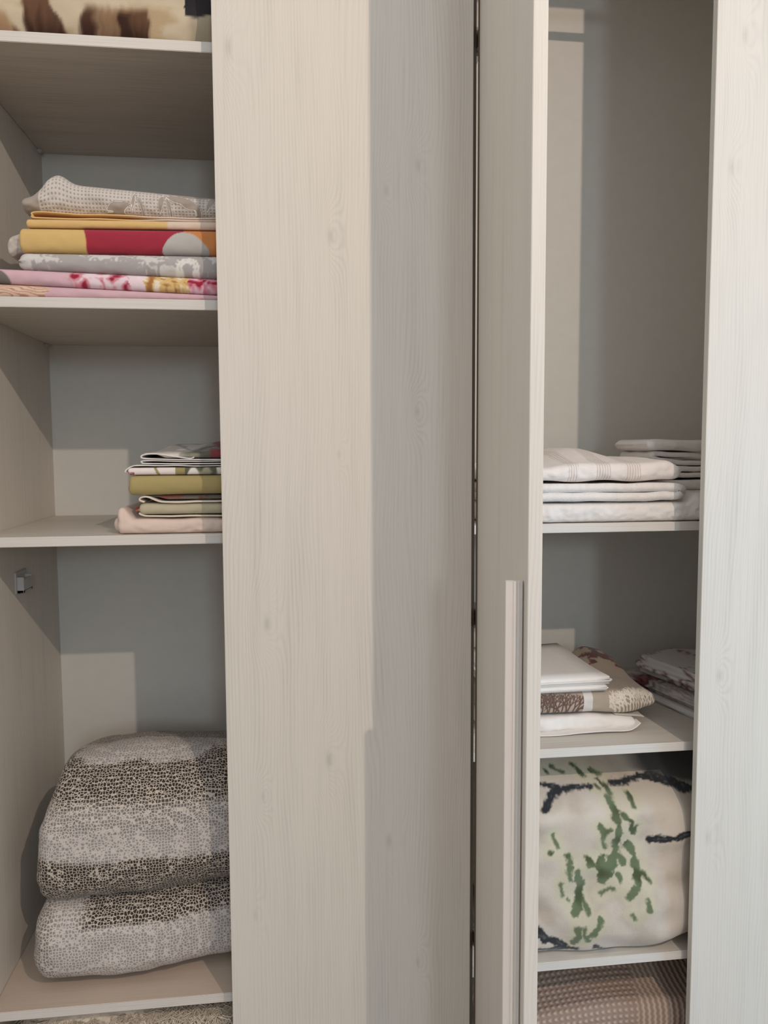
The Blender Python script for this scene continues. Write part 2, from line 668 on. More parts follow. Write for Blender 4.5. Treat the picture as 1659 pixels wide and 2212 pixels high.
def c_pink(p, uv):
    x, s = p[0], p[2] + (p[1] - 0.05) * 0.9
    c = mixc(lin((216, 180, 188)), lin((226, 198, 204)), smooth(-0.1, 0.2, fbm(x * 12, s * 20, 5)))
    e = x + 0.016 * nz(s * 70, x * 30, 3.0)
    for a, b, pal, sd in ((-0.425, -0.300, ROSE, 0.7), (-0.302, -0.272, [ROSE[2], ROSE[2], lin((238, 222, 226))], 2.0), (-0.275, -0.185, GOLD, 1.2),
                          (-0.187, -0.13, [ROSE[0], ROSE[1], lin((230, 190, 205))], 4.4), (-0.13, -0.06, ROSE, 5.0)):
        if a < e < b:
            k = smooth(a, a + 0.012, e) if sd == 0.7 else 1.0
            c = mixc(c, petals(x, s, pal, sd), k)
    d_ = math.hypot(x + 0.547 + (s - 0.325) * 0.8, (s - 0.325) * 0.55)
    return mixc(c, lin((120, 114, 108)), smooth(0.017, 0.013, d_))


def c_pinkl(p, uv):
    x, s = p[0], p[2] + (p[1] - 0.05) * 0.9
    c = lin((214, 178, 186))
    if x < -0.462 + 0.03 * nz(s * 120, x * 25):
        f = nz(x * 30, s * 90, 2.0)
        c = mixc(lin((226, 196, 176)), lin((184, 128, 98)), smooth(0.2, 0.8, math.sin(s * 1100 + x * 170 + 7 * f)) * 0.85)
    for cx, cs, rx, rs in ((-0.262, 0.289, 0.014, 0.006), (-0.165, 0.285, 0.036, 0.011), (-0.10, 0.289, 0.03, 0.009)):
        q = math.hypot((x - cx) / rx, (s - cs) / rs) + 0.25 * nz(x * 90, s * 90)
        c = mixc(c, lin((98, 82, 80)), smooth(1.0, 0.85, q))
    return c


G1 = 'bed linen stacked on the second shelf'
S2 = 0.2857
place(S2, SH2, 0.992, -0.0022, 0.013, 0.99)
z0 = S2 + 0.0008
t1 = tilt(0.3105, 0.2965)
slab('folded_sheet', -0.598, XE, 0.056, 0.42, z0, t1, F_PRINT, nx=260, nf=26, color=c_pinkl, wr=0.0012, seed=1.0,
     label='pale pink folded sheet at the very bottom of the bright stack, under the rose-printed fold', cat='bed sheet', group=G1)
t2 = tilt(0.340, 0.3285)
slab('folded_sheet', -0.597, XE, 0.052, 0.42, lambda x, y=0: t1(x) + 0.0008, t2, F_PRINT, nx=260, nf=26, color=c_pink, wr=0.0016, seed=2.0,
     label='pink folded sheet printed with red and gold roses, under the grey damask cloth', cat='bed sheet', group=G1)


def c_damask(p, uv):
    x, s = p[0], p[2] + (p[1] - 0.05)
    f = fbm(x * 13, s * 28 + 0.4 * math.floor(x * 160) * 0.06, 7.0) + 0.25 * nz(x * 160, s * 160)
    c = mixc(lin((176, 170, 168)), lin((214, 210, 206)), smooth(0.0, 0.07, f))
    if -0.215 < x < -0.165:
        q = abs(math.hypot(x + 0.19, (s - 0.352) * 0.9) - 0.017) + 0.012 * fbm(x * 140, s * 140)
        c = mixc(lin((228, 224, 218)), c, smooth(0.002, 0.006, abs(q - 0.003)))
    return c


t3 = tilt(0.3725, 0.3755)
slab('folded_bedspread', -0.517, XE, 0.055, 0.41, lambda x, y=0: t2(x) + 0.0008, t3, F_PRINT, nx=260, nf=26, rl=0.02, color=c_damask,
     wr=0.0014, seed=3.0, endlayers=2, endamp=0.006,
     label='grey damask folded bedspread with pale blotches between the rose sheet and the yellow-and-red cover', cat='bedspread', group=G1)


def c_duvet(p, uv):
    x, s = p[0], p[2] + (p[1] - 0.055) * 0.9
    Yl, Rd, Gr, Or = lin((218, 184, 120)), lin((164, 50, 66)), lin((188, 184, 178)), lin((208, 136, 80))
    xb = -0.389 + 0.004 * math.sin((s - 0.37) * 60)
    c = mixc(Yl, Rd, smooth(xb - 0.001, xb + 0.001, x))
    hump = 0.4265 - (abs(x + 0.200) ** 1.7) * (9.0 if x < -0.200 else 5.6)
    ob = -0.192 + 0.018
    right = smooth(-0.200, -0.197, x)
    c = mixc(c, Or, right)
    c = mixc(c, Gr, smooth(hump + 0.001, hump - 0.001, s))
    return c


t4 = tilt(0.4205, 0.4265)
dv = empty('duvet_cover', (-0.25, 0.23, 0.373), 'folded duvet cover in yellow, crimson, grey and orange blocks, mid-stack',
           'duvet cover', G1)
slab('outer_fold', -0.513, XE, 0.058, 0.40, lambda x, y=0: t3(x) + 0.0008, t4, F_PRINT, nx=300, nf=30, color=c_duvet, wr=0.0010, seed=4.0, rl=0.008,
     parent=dv, org=(-0.25, 0.23, 0.373), n=2.8)
fo = slab('lining', -0.541, -0.505, 0.075, 0.36, lambda x, y=0: 0.3765 - 0.6 * max(0, -0.5215 - x), lambda x, y=0: 0.417 - 0.35 * max(0, -0.512 - x), F_LINING, nx=30, nf=22, rl=0.012, rr=0.004,
          wr=0.003, ws=45, seed=5.0, parent=dv, org=(-0.25, 0.23, 0.373))
lab(fo, 'grey inside of the cover bulging out at the end')

t5 = tilt(0.4375, 0.4435)
slab('pillowcase', -0.499, XE, 0.064, 0.39, lambda x, y=0: t4(x) + 0.0008, t5, F_PRINT, nx=160, nf=14, rl=0.006, wr=0.0010, seed=6.0,
     color=lambda p, uv: mixc(lin((222, 186, 124)), lin((226, 204, 186)), smooth(-0.232, -0.226, p[0])),
     label='yellow pillowcase with a peach end, folded flat on top of the yellow-and-red cover', cat='pillowcase', group=G1)


def c_peach(p, uv):
    return mixc(lin((230, 190, 130)), lin((228, 208, 190)), smooth(-0.34, -0.22, p[0]))


za = 0.4435
ribbon('pillowcase', [(XE, za + 0.0045), (-0.15, za + 0.0026), (-0.30, za - 0.0005), (-0.47, za - 0.0015), (-0.4885, za + 0.0035), (-0.478, za + 0.0095),
                      (-0.40, za + 0.0080), (-0.30, za + 0.0070), (-0.22, za + 0.0065), (XE, za + 0.0078)],
       0.070, 0.36, 0.0024, F_PRINT, n=160, ny=30, color=c_peach, seed=7.0, wr=0.0004,
       label='thin peach and yellow pillowcase with its open folded edges showing, under the waffle towel', cat='pillowcase', group=G1)


# waffle towel with leaf embroidery
def leafmask(p, uv):
    x, s = p[0], p[2] + (p[1] - 0.08) * 0.8
    m = 0.0
    for cx, cs, L, wd_, a in ((-0.185, 0.505, 0.048, 0.011, 0.12), (-0.200, 0.484, 0.042, 0.011, -0.42), (-0.243, 0.484, 0.016, 0.007, 1.35),
                              (-0.228, 0.480, 0.016, 0.005, -1.2), (-0.297, 0.486, 0.022, 0.0045, 1.45), (-0.284, 0.480, 0.018, 0.004, -1.15),
                              (-0.325, 0.472, 0.027, 0.008, 0.15), (-0.247, 0.508, 0.018, 0.003, -0.75), (-0.215, 0.512, 0.026, 0.006, 0.5),
                              (-0.140, 0.494, 0.030, 0.009, 1.1), (-0.09, 0.49, 0.035, 0.010, -0.3)):
        dx, ds = x - cx, s - cs
        a_ = math.cos(a) * dx + math.sin(a) * ds
        b_ = -math.sin(a) * dx + math.cos(a) * ds
        if abs(a_) < L:
            ww = wd_ * (1 - (a_ / L) ** 2)
            if abs(b_) < ww:
                edge = smooth(ww, ww - 0.0030, abs(b_))
                m = max(m, 0.5 + 0.5 * smooth(0.75, 0.45, edge))
    if x < -0.478:
        m = max(m, 0.55)
    return m


nt = NT('waffle_weave')
u, v = nt.uv()
q = ((u * 900.0).sin() * 0.5 + 0.5) * ((v * 900.0).sin() * 0.5 + 0.5)
mk = nt.attr('mask', False)
plain = nt.sstep(0.1, 0.35, mk)
outl = nt.sstep(0.75, 0.95, mk)
cc = nt.mix(lin((206, 198, 190)), lin((164, 155, 147)), nt.sstep(0.35, 0.8, q))
cc = nt.mix(cc, lin((168, 156, 146)), plain)
cc = nt.mix(cc, lin((232, 226, 218)), outl)
nt.bump(q * (1.0 - plain) * -1.0 + outl, 0.5, 0.002)
M_WAFFLE = nt.done(cc, 0.9, 0.1, 0.2)
zw = lambda x, y=0: 0.4538 + 0.0028 * smooth(-0.44, -0.475, x)


def zwt(x, y=0):
    b = 0.519 + (0.500 - 0.519) * clamp((x + 0.42) / 0.28)
    b += 0.018 * math.exp(-((x + 0.445) / 0.022) ** 2)
    b -= 0.030 * smooth(-0.455, -0.505, x)
    return b


slab('bath_towel', -0.514, XE, 0.078, 0.34, zw, zwt, M_WAFFLE, nx=480, nf=48, rf=0.04, rl=0.014, mask=leafmask, wr=0.0034, ws=20, seed=8.0, n=2.2,
     label='beige waffle-weave towel with embroidered leaves lying on top of the bright stack', cat='towel', group=G1)

# ---------- fur blanket on the top shelf -------------------------------------------------------------------------
def c_fur(p, uv):
    x, s = p[0], p[2]
    u_ = (x + 0.524) / 0.000859 + 10
    v_ = (0.839 - s) / 0.00083 + 0.05 * u_
    u_ += 7 * nz(v_ * 0.05, u_ * 0.02, 1.0) + 2.5 * nz(u_ * 0.3, v_ * 0.06, 5.0)
    c = mixc(lin((216, 200, 172)), lin((196, 172, 136)), smooth(-0.05, 0.3, fbm(u_ * 0.008, v_ * 0.02, 3.0)))
    h_ = (v_ - 0.05 * u_) * 1.0 + 8.0                         # 0 at the top edge of the picture, about 66 at the shelf
    cream = c
    br = nz(u_ * 0.10, v_ * 0.015, 2.0)
    # first brush
    k = smooth(44, 54, u_ + 3 * br) * smooth(116 + h_ * 0.52, 104 + h_ * 0.52, u_)
    col = mixc(lin((112, 80, 60)), lin((64, 40, 30)), clamp(h_ / 62 + 0.5 * br))
    c = mixc(c, col, k)
    # middle brush and the pale brown between
    k = smooth(180 - h_ * 0.30, 192 - h_ * 0.26, u_) * smooth(318, 262, u_) * smooth(-10, 16, h_ + 8 * br)
    col = mixc(lin((150, 118, 88)), lin((112, 80, 56)), clamp(h_ / 70 + 0.5 * br))
    c = mixc(c, col, k * 0.9)
    k = smooth(176 - h_ * 0.22, 190 - h_ * 0.2, u_) * smooth(216, 196, u_) * smooth(-8, 22, h_)
    c = mixc(c, mixc(lin((96, 66, 50)), lin((58, 36, 28)), h_ / 62), k)
    # right brush
    k = smooth(250, 262, u_) * smooth(331, 320, u_) * smooth(-6, 12, h_ - (300 - u_) * 0.12)
    col = mixc(lin((120, 88, 64)), lin((66, 42, 32)), clamp(0.15 + h_ / 75 + 0.4 * br))
    c = mixc(c, col, k)
    k = smooth(254, 262, u_) * smooth(290, 274, u_) * smooth(6, 20, h_)
    c = mixc(c, lin((52, 32, 26)), k * 0.85)
    # far left
    k = smooth(6, 36, h_) * smooth(28, 10, u_ - (h_ - 40) * 0.45)
    c = mixc(c, lin((170, 130, 92)), k * 0.8)
    k = smooth(40, 60, h_) * smooth(18, 24, u_) * smooth(38, 30, u_ - (h_ - 55) * 0.5)
    c = mixc(c, lin((104, 66, 46)), k * 0.8)
    if u_ > 405:
        c = mixc(c, lin((182, 168, 146)), smooth(405, 425, u_) * 0.8)
        k = smooth(18, 12, v_ - 14 + abs(u_ - 430) * 0.30) * smooth(398, 404, u_)
        c = mixc(c, lin((44, 42, 46)), k)
    return c


nt = NT('plush_fur')
u, v = nt.uv()
nn = nt.noise(nt.vec(u * 900.0, v * 260.0), 1.0, 4.0, 0.7)
nt.bump(nn, 0.35, 0.003)
M_FUR = nt.done(nt.mix(nt.attr('print'), (0.03, 0.02, 0.015), nn * 0.22), 0.95, 0.05, 0.35)
place(0.781, SH1, 0.985, -0.004, 0.006)
slab('fur_blanket', -0.60, 0.05, 0.066, 0.50, 0.781 + 0.001, lambda x, y=0: 0.935 + 0.01 * math.sin(x * 12), M_FUR, nx=260, nf=40, rf=0.05, rl=0.04, color=c_fur,
     wr=0.004, ws=9, seed=9.0, n=2.6,
     label='cream plush blanket with dark brown brush marks on the highest shelf', cat='blanket')

# ---------- stack on the third shelf ------------------------------------------------------------------------------
G2 = 'bed linen stacked on the third shelf'
S3 = -0.184
place(S3, SH3, 0.983, -0.0006)
pk = empty('folded_sheet', (-0.2, 0.25, S3), 'blush pink folded sheet at the bottom of the stack with the olive sheet', 'bed sheet', G2)


def zp(x, y=0):
    return -0.1515 + 0.024 * smooth(-0.318, -0.346, x) + 0.001 * math.sin(x * 60)


slab('outer_fold', -0.357, XE, 0.104, 0.42, S3 + 0.0008, zp, F_PINK, nx=180, nf=24, rl=0.010, wr=0.0024, ws=22, seed=11.0, parent=pk,
     org=(-0.2, 0.25, S3), endlayers=1, endamp=0.003)
slab('inner_roll', -0.3675, -0.345, 0.125, 0.40, S3 + 0.004, lambda x, y=0: -0.150, F_PINK, nx=16, nf=18, rl=0.010, rr=0.003, wr=0.002, seed=12.0, parent=pk,
     org=(-0.2, 0.25, S3))
zb = -0.1500
sg = empty('pillowcase', (-0.15, 0.25, zb), 'sage green pillowcase with cream piped edges between the blush sheet and the olive sheet', 'pillowcase', G2)
ribbon('lower_layer', [(XE, zb + 0.0030), (-0.2, zb + 0.0030), (-0.285, zb + 0.0034), (-0.304, zb + 0.0060), (-0.311, zb + 0.0105)],
       0.106, 0.40, 0.0030, F_CREAM, n=70, ny=24, seed=13.0, parent=sg, org=(-0.15, 0.25, zb))
slab('outer_fold', -0.310, XE, 0.104, 0.40, zb + 0.0075, lambda x, y=0: zb + 0.0305, F_SAGE, nx=120, nf=16, rl=0.008, seed=14.0, parent=sg,
     org=(-0.15, 0.25, zb), wr=0.001)
ribbon('upper_layer', [(XE, zb + 0.0345), (-0.18, zb + 0.0335), (-0.245, zb + 0.0330), (-0.27, zb + 0.0350), (-0.292, zb + 0.0440), (-0.306, zb + 0.0430),
                       (-0.309, zb + 0.0375), (-0.300, zb + 0.0335)],
       0.103, 0.40, 0.0030, F_CREAM, n=90, ny=24, seed=15.0, parent=sg, org=(-0.15, 0.25, zb))
slab('printed_layer', -0.300, XE, 0.120, 0.40, lambda x, y=0: zb + 0.0375 + 0.006 * smooth(-0.25, -0.28, x), lambda x, y=0: zb + 0.0470, F_PRINT, nx=120, nf=10, rl=0.004, seed=16.0, parent=sg,
     org=(-0.15, 0.25, zb), color=lambda p, uv: mixc(lin((120, 112, 100)), lin((150, 60, 50)), smooth(0.1, 0.2, fbm(p[0] * 30, p[2] * 80, 2)) * 0.6), wr=0.0005)
sl_ = slab('red_corner', -0.322, -0.300, 0.125, 0.20, zb + 0.012, lambda x, y=0: zb + 0.0215, F_PRINT, nx=16, nf=10, rl=0.005, rr=0.004, seed=16.5, parent=sg,
           org=(-0.15, 0.25, zb), color=lambda p, uv: mixc(lin((150, 60, 44)), lin((216, 190, 176)), smooth(0.0, 0.2, fbm(p[0] * 90, p[2] * 90, 1))), wr=0.0005)
lab(sl_, 'reddish printed corner')
zo = zb + 0.0478
slab('folded_sheet', -0.332, XE, 0.100, 0.42, lambda x, y=0: zo + 0.0015 * smooth(-0.3, -0.2, x), lambda x, y=0: zo + 0.0415, F_OLIVE, nx=150, nf=26, rl=0.010, wr=0.0007, seed=17.0,
     endlayers=1, endamp=0.003, label='plain olive green folded sheet below the white floral pillowcase', cat='bed sheet', group=G2, n=2.5)
zf = zo + 0.0425


def c_wfl(p, uv):
    x, s = p[0], p[2]
    c = lin((236, 226, 220))
    g = fbm(x * 40, s * 60, 4.0)
    if x > -0.215:
        c = mixc(c, mixc(lin((96, 98, 78)), lin((176, 168, 144)), smooth(-0.1, 0.25, nz(x * 50, s * 40, 1))), smooth(-0.12, 0.0, nz(x * 32, s * 26, 3) + 0.12))
    elif x > -0.235 or abs(x + 0.268 + (s - zf) * 0.5) < 0.003:
        c = mixc(c, lin((150, 134, 70)), 0.9)
    elif x < -0.318:
        c = mixc(c, lin((150, 50, 60)), smooth(-0.1, 0.1, g))
    return c


wf = empty('pillowcase', (-0.15, 0.25, zf), 'white pillowcase with green leaf print lying directly on the olive sheet', 'pillowcase', G2)
slab('outer_fold', -0.331, XE, 0.106, 0.40, zf, lambda x, y=0: zf + 0.0155, F_PRINT, nx=200, nf=16, rl=0.006, color=c_wfl, seed=18.0, parent=wf, org=(-0.15, 0.25, zf), wr=0.0009)
ribbon('open_edge', [(XE, zf + 0.0195), (-0.2, zf + 0.0190), (-0.30, zf + 0.0195), (-0.322, zf + 0.0185), (-0.334, zf + 0.0110), (-0.336, zf + 0.0060)],
       0.108, 0.40, 0.0022, F_WHITE, n=80, ny=24, seed=19.0, parent=wf, org=(-0.15, 0.25, zf))
zt9 = zf + 0.0215


def c_top9(p, uv):
    x, y = p[0], p[1]
    c = lin((168, 164, 156))
    w_ = fbm(x * 14, y * 14, 8.0)
    c = mixc(c, lin((214, 206, 198)), smooth(0.02, 0.10, w_))
    lf = smooth(-0.225, -0.20, x + (y - 0.12) * -0.25)
    g = nz(x * 26 + y * 20, y * 34, 5)
    c = mixc(c, mixc(lin((86, 84, 70)), lin((140, 140, 120)), smooth(-0.2, 0.3, g)), lf * 0.9)
    c = mixc(c, lin((140, 48, 58)), smooth(-0.172, -0.160, x + 0.004 * g) * smooth(-0.3, 0.05, nz(x * 40, y * 30, 2)) * 0.85)
    return c


t9 = empty('tablecloth', (-0.15, 0.25, zt9), 'grey tablecloth with red and green leaf print, topmost on the third shelf', 'tablecloth', G2)


def back_rise(x, y):
    return 0.020 * smooth(0.10, 0.30, y) * smooth(-0.31, -0.25, x)


ribbon('lower_fold', [(XE, zt9 + 0.0018), (-0.2, zt9 + 0.0018), (-0.29, zt9 + 0.0024), (-0.303, zt9 + 0.0052), (-0.292, zt9 + 0.0082), (-0.2, zt9 + 0.0068), (XE, zt9 + 0.0064)],
       0.108, 0.38, 0.0022, F_WHITE, n=120, ny=24, seed=20.0, parent=t9, org=(-0.15, 0.25, zt9), wr=0.0003)
ribbon('upper_fold', [(XE, zt9 + 0.0094), (-0.2, zt9 + 0.0100), (-0.29, zt9 + 0.0128), (-0.3035, zt9 + 0.0170), (-0.295, zt9 + 0.0215), (-0.27, zt9 + 0.0220),
                      (-0.235, zt9 + 0.0170), (-0.205, zt9 + 0.0125), (-0.195, zt9 + 0.0150)],
       0.106, 0.36, 0.0024, F_WHITE, n=140, ny=30, seed=21.0, parent=t9, org=(-0.15, 0.25, zt9), wr=0.0003, droop=lambda x, y: 0.4 * back_rise(x, y))
slab('printed_top', -0.298, XE, 0.112, 0.36, lambda x, y=0: zt9 + 0.0135 + back_rise(x, y) * 0.3 + 0.009 * smooth(-0.25, -0.28, x),
     lambda x, y=0: zt9 + 0.0245 + back_rise(x, y) + 0.006 * smooth(-0.20, -0.15, x), F_PRINT, nx=180, nf=12, nb=60, rl=0.006, color=c_top9, seed=22.0, parent=t9,
     org=(-0.15, 0.25, zt9), wr=0.0022, ws=14)

# ---------- spotted comforter on the bottom shelf ------------------------------------------------------------------
nt = NT('leopard_spot_cotton')
ob = nt.obj()
wobn = nt.node('ShaderNodeTexNoise')
wobn.inputs['Scale'].default_value = 45.0
nt.put(wobn.inputs['Vector'], ob)
vm = nt.node('ShaderNodeVectorMath', operation='SCALE')
nt.t.links.new(wobn.outputs['Color'], vm.inputs[0])
vm.inputs['Scale'].default_value = 0.003
va = nt.node('ShaderNodeVectorMath', operation='ADD')
nt.put(va.inputs[0], ob)
nt.t.links.new(vm.outputs[0], va.inputs[1])
d1 = nt.voronoi(E(nt, va.outputs[0]), 155.0, 'DISTANCE_TO_EDGE', 0.62)
band = nt.attr('mask', False)
bb = band + (nt.noise(ob, 150.0, 1.0) - 0.5) * 0.45
cell = nt.sstep(0.06, 0.15, d1 + (bb - 0.5) * 0.05)
ground = nt.mix(lin((206, 198, 190)), lin((198, 186, 172)), nt.sstep(0.2, 0.8, band))
spot = nt.mix(lin((158, 150, 146)), lin((62, 54, 48)), nt.sstep(0.15, 0.85, bb))
nt.bump(nt.noise(ob, 26.0, 3.0), 0.3, 0.006)
M_SPOT = nt.done(nt.mix(ground, spot, cell), 0.85, 0.1, 0.1)


def bandf(p, uv):
    x, y, z = p
    w = 0.016 * fbm(x * 12, y * 12, z * 12) + 0.005 * nz(x * 90, y * 90, z * 90)
    if uv[1] > 5:                              # upper half
        s = z + w - 0.010 * math.sin(x * 6)
        if y > 0.27:
            return 0.55 * smooth(0.27, 0.30, y) + 0.10
        k = 0.10
        k = max(k, smooth(-0.688, -0.704, s) * smooth(-0.825, -0.725, s) * 0.95)
        k = max(k, 0.40 * smooth(-0.74, -0.76, s) * smooth(-0.87, -0.80, s))
        k = max(k, smooth(-0.868, -0.895, s) * 0.92)
        return k
    s = z + w - 0.02 * (x + 0.35)
    k = smooth(-1.048, -1.022, s) * 0.92 * smooth(-0.50, -0.42, x)
    k = max(k, 0.50 * smooth(-1.115, -1.15, s) * smooth(-0.34, -0.50, x))
    k = max(k, 0.45 * smooth(-0.49, -0.53, x))
    return max(k, 0.10)


def lobe(x0f, x1, y0f, y1, z0f, z1f, nx, nth, seed, verts, uvs, faces, amp, n, tagv):
    base = len(verts)
    for i in range(nx + 1):
        t = (i / nx) ** 1.25
        d_ = t * (x1 - x0f(0.5))
        e = max(0.02, 1 - (1 - min(1.0, d_ / 0.045)) ** 2.3) ** (1 / 2.3)
        for k in range(nth):
            a = 2 * PI * k / nth
            c, s = math.cos(a), math.sin(a)
            cy = -math.copysign(abs(c) ** (2 / n), c)
            sz = math.copysign(abs(s) ** (2 / n), s)
            xa = x0f((sz + 1) / 2)
            x = xa + (x1 - xa) * t
            y0 = y0f(x)
            ym, yh = (y0 + y1) / 2, (y1 - y0) / 2
            za_, zb_ = z0f(x), z1f(x)
            zm, zh = (za_ + zb_) / 2, (zb_ - za_) / 2
            y = ym + cy * (yh - 0.05 * (1 - e))
            z = zm + sz * (zh - min(0.05, zh) * (1 - e) * 0.9)
            if tagv > 5 and sz > 0:
                z += sz * (0.034 * math.exp(-((y - 0.20) / 0.13) ** 2) - 0.03 * smooth(0.28, 0.55, y))
            nn = fbm(x * 6 + seed, y * 6, z * 8, 3) + 0.5 * nz(x * 22, z * 26, y * 20 + seed)
            y += amp * nn * (1 if cy < 0 else 0.4)
            z += amp * 0.6 * nn
            x += amp * 0.9 * nz(y * 14, z * 30, seed) * (1 - t)
            verts.append((x, y, z))
            uvs.append((x, tagv))
    for i in range(nx):
        for k in range(nth):
            k2 = (k + 1) % nth
            faces.append((base + i * nth + k, base + i * nth + k2, base + (i + 1) * nth + k2, base + (i + 1) * nth + k))
    faces.append(tuple(base + k for k in range(nth)))
    faces.append(tuple(base + nx * nth + k for k in reversed(range(nth))))


S4 = -1.178
place(S4, SH4, 0.983, 0.0028)
V, U, F = [], [], []
lobe(lambda w: -0.566 + 0.006 * w, 0.10, lambda x: 0.080 + 0.045 * smooth(-0.34, -0.12, x), 0.57, lambda x: S4 + 0.001, lambda x: -0.985 + 0.010 * smooth(-0.5, -0.2, x),
     150, 180, 3.0, V, U, F, 0.008, 3.6, 0.0)
lobe(lambda w: -0.564 + 0.026 * w + 0.022 * smooth(0.6, 1.0, w), 0.10, lambda x: 0.088 + 0.02 * smooth(-0.3, -0.12, x), 0.58, lambda x: -1.022 + 0.012 * smooth(-0.5, -0.15, x), lambda x: -0.722 + 0.005 * math.sin(x * 14),
     150, 220, 8.0, V, U, F, 0.008, 3.0, 10.0)
V = [(x, min(y, BACK - 0.004), max(z, S4 + 0.001)) for x, y, z in V]
finish('comforter', V, F, U, M_SPOT, (-0.23, 0.33, S4 + 0.001), mask=bandf,
       label='thick grey comforter with leopard-like dark spots, folded double on the lowest shelf', cat='comforter')

REM = None

# ---------- shaggy rug under it ---------------------------------------------------------------------------------------
nt = NT('shag_pile')
M_SHAG = nt.done(nt.mix(lin((232, 220, 202)), lin((212, 198, 178)), nt.noise(nt.obj(), 90.0, 3.0)), 0.95, 0.05, 0.3)
rg = empty('shaggy_rug', (-0.2, 0.25, BOTZ), 'cream long-pile shaggy rug folded on the wardrobe base below the spotted comforter', 'rug')
slab('backing', -0.59, 0.15, 0.050, 0.53, BOTZ + 0.001, lambda x, y=0: -1.196 + 0.01 * math.sin(x * 11), M_SHAG, nx=160, nf=30, rf=0.06, rl=0.04, wr=0.012, ws=26,
     seed=31.0, parent=rg, wrz=0.1, org=(-0.2, 0.25, BOTZ), n=2.6)
bm = bmesh.new()
rnd = random.Random(5)
for _ in range(5200):
    x = rnd.uniform(-0.575, -0.05)
    t = rnd.random()
    if t < 0.65:
        p = Vector((x, 0.048 + rnd.uniform(0, 0.010), rnd.uniform(-1.335, -1.195)))
        dr = Vector((rnd.uniform(-0.7, 0.7), -0.55, rnd.uniform(-0.9, 0.25)))
    else:
        p = Vector((x, rnd.uniform(0.055, 0.2), -1.199))
        dr = Vector((rnd.uniform(-0.7, 0.7), -0.7, rnd.uniform(-0.05, 0.3)))
    dr.normalize()
    L = rnd.uniform(0.018, 0.034)
    w_ = rnd.uniform(0.0009, 0.0016)
    side = dr.cross(Vector((0, 1, 0.2))).normalized() * w_
    up = side.cross(dr).normalized() * w_
    cur = Vector((rnd.uniform(-1, 1), 0, rnd.uniform(-1, 0.3))) * 0.010
    rings = []
    for k in range(4):
        f = k / 3
        c_ = p + dr * L * f + cur * f * f
        c_.z = min(c_.z, SH4 - TH - 0.003)
        c_.x = max(c_.x, XL + 0.004)
        g_ = 1 - 0.6 * f
        rings.append([bm.verts.new(c_ + side * g_), bm.verts.new(c_ - side * 0.5 * g_ + up * g_), bm.verts.new(c_ - side * 0.5 * g_ - up * g_)])
    for a, b in zip(rings, rings[1:]):
        for q in range(3):
            bm.faces.new((a[q], a[(q + 1) % 3], b[(q + 1) % 3], b[q]))
pl = mesh_part('pile', bm, M_SHAG, rg, Matrix.Translation((0.2, -0.25, -BOTZ)), True)
pl['kind'] = 'stuff'

# ---------- right compartment: towels -----------------------------------------------------------------------------------
G3 = 'white towels stacked on the upper right shelf'
S5 = -0.1815
place(S5, SR1, 0.983, -0.0012)
zt = S5 + 0.001
t18 = lambda x, y=0: -0.1365 + 0.020 * smooth(0.909, 0.940, x)
slab('bath_towel', 0.43, 1.04, 0.114, 0.46, zt, t18, TERRY, nx=200, nf=26, rl=0.02, rr=0.02, wr=0.0022, ws=30, seed=41.0, n=2.6,
     label='widest white terry towel, a single thick fold lowest on the shelf', cat='towel', group=G3)
zm = -0.1318
ribbon('bath_towel', [(0.44, zm + 0.0095), (0.60, zm + 0.0092), (0.75, zm + 0.0090), (0.86, zm + 0.0095), (0.887, zm + 0.0115), (0.8975, zm + 0.0190),
                      (0.890, zm + 0.0275), (0.865, zm + 0.0300), (0.75, zm + 0.0290), (0.60, zm + 0.0300), (0.44, zm + 0.0300)],
       0.116, 0.44, 0.0192, TERRY, n=150, ny=40, wr=0.0010, seed=42.0,
       label='white terry towel folded in two with a round fold, middle of the stack', cat='towel', group=G3)


def ribm(p, uv):
    x = p[0]
    m = 0.0
    for c, w in ((0.640, 0.012), (0.710, 0.017), (0.782, 0.017)):
        if abs(x - c - 0.02 * (p[2] + 0.07) * 3) < w:
            m = 1.0
    return m


nt = NT('ribbed_terry')
u, v = nt.uv()
mk = nt.attr('mask', False)
rib = (u * 1050.0).sin() * 0.5 + 0.5
fz = nt.noise(nt.obj(), 380.0, 4.0, 0.7)
h_ = rib * 0.8 * mk + fz * (1.0 - mk)
nt.bump(h_, 0.8, 0.0016)
M_RIB = nt.done(nt.mix(lin((240, 231, 224)), lin((206, 193, 183)), rib * mk * 0.8), 0.95, 0.05, 0.3)
zr = -0.0903


def z16(x, y=0):
    b = -0.0455 - 0.010 * smooth(0.66, 0.56, x) + 0.006 * smooth(0.80, 0.88, x)
    return b + (0.028 * math.exp(-((x - 0.70) / 0.075) ** 2) + 0.006) * smooth(0.13, 0.30, y) - 0.010 * smooth(0.86, 0.90, x)


slab('bath_towel', 0.43, 0.905, 0.117, 0.43, lambda x, y=0: zr + 0.001 + 0.004 * math.sin(x * 22 + 1.5) ** 2, z16, M_RIB, nx=240, nf=26, nb=40, rl=0.02, rr=0.035, wr=0.0022, ws=22,
     seed=43.0, mask=ribm, n=2.4, endlayers=1, endamp=0.006,
     label='white towel with three ribbed bands and a humped top, uppermost of the big stack', cat='towel', group=G3)
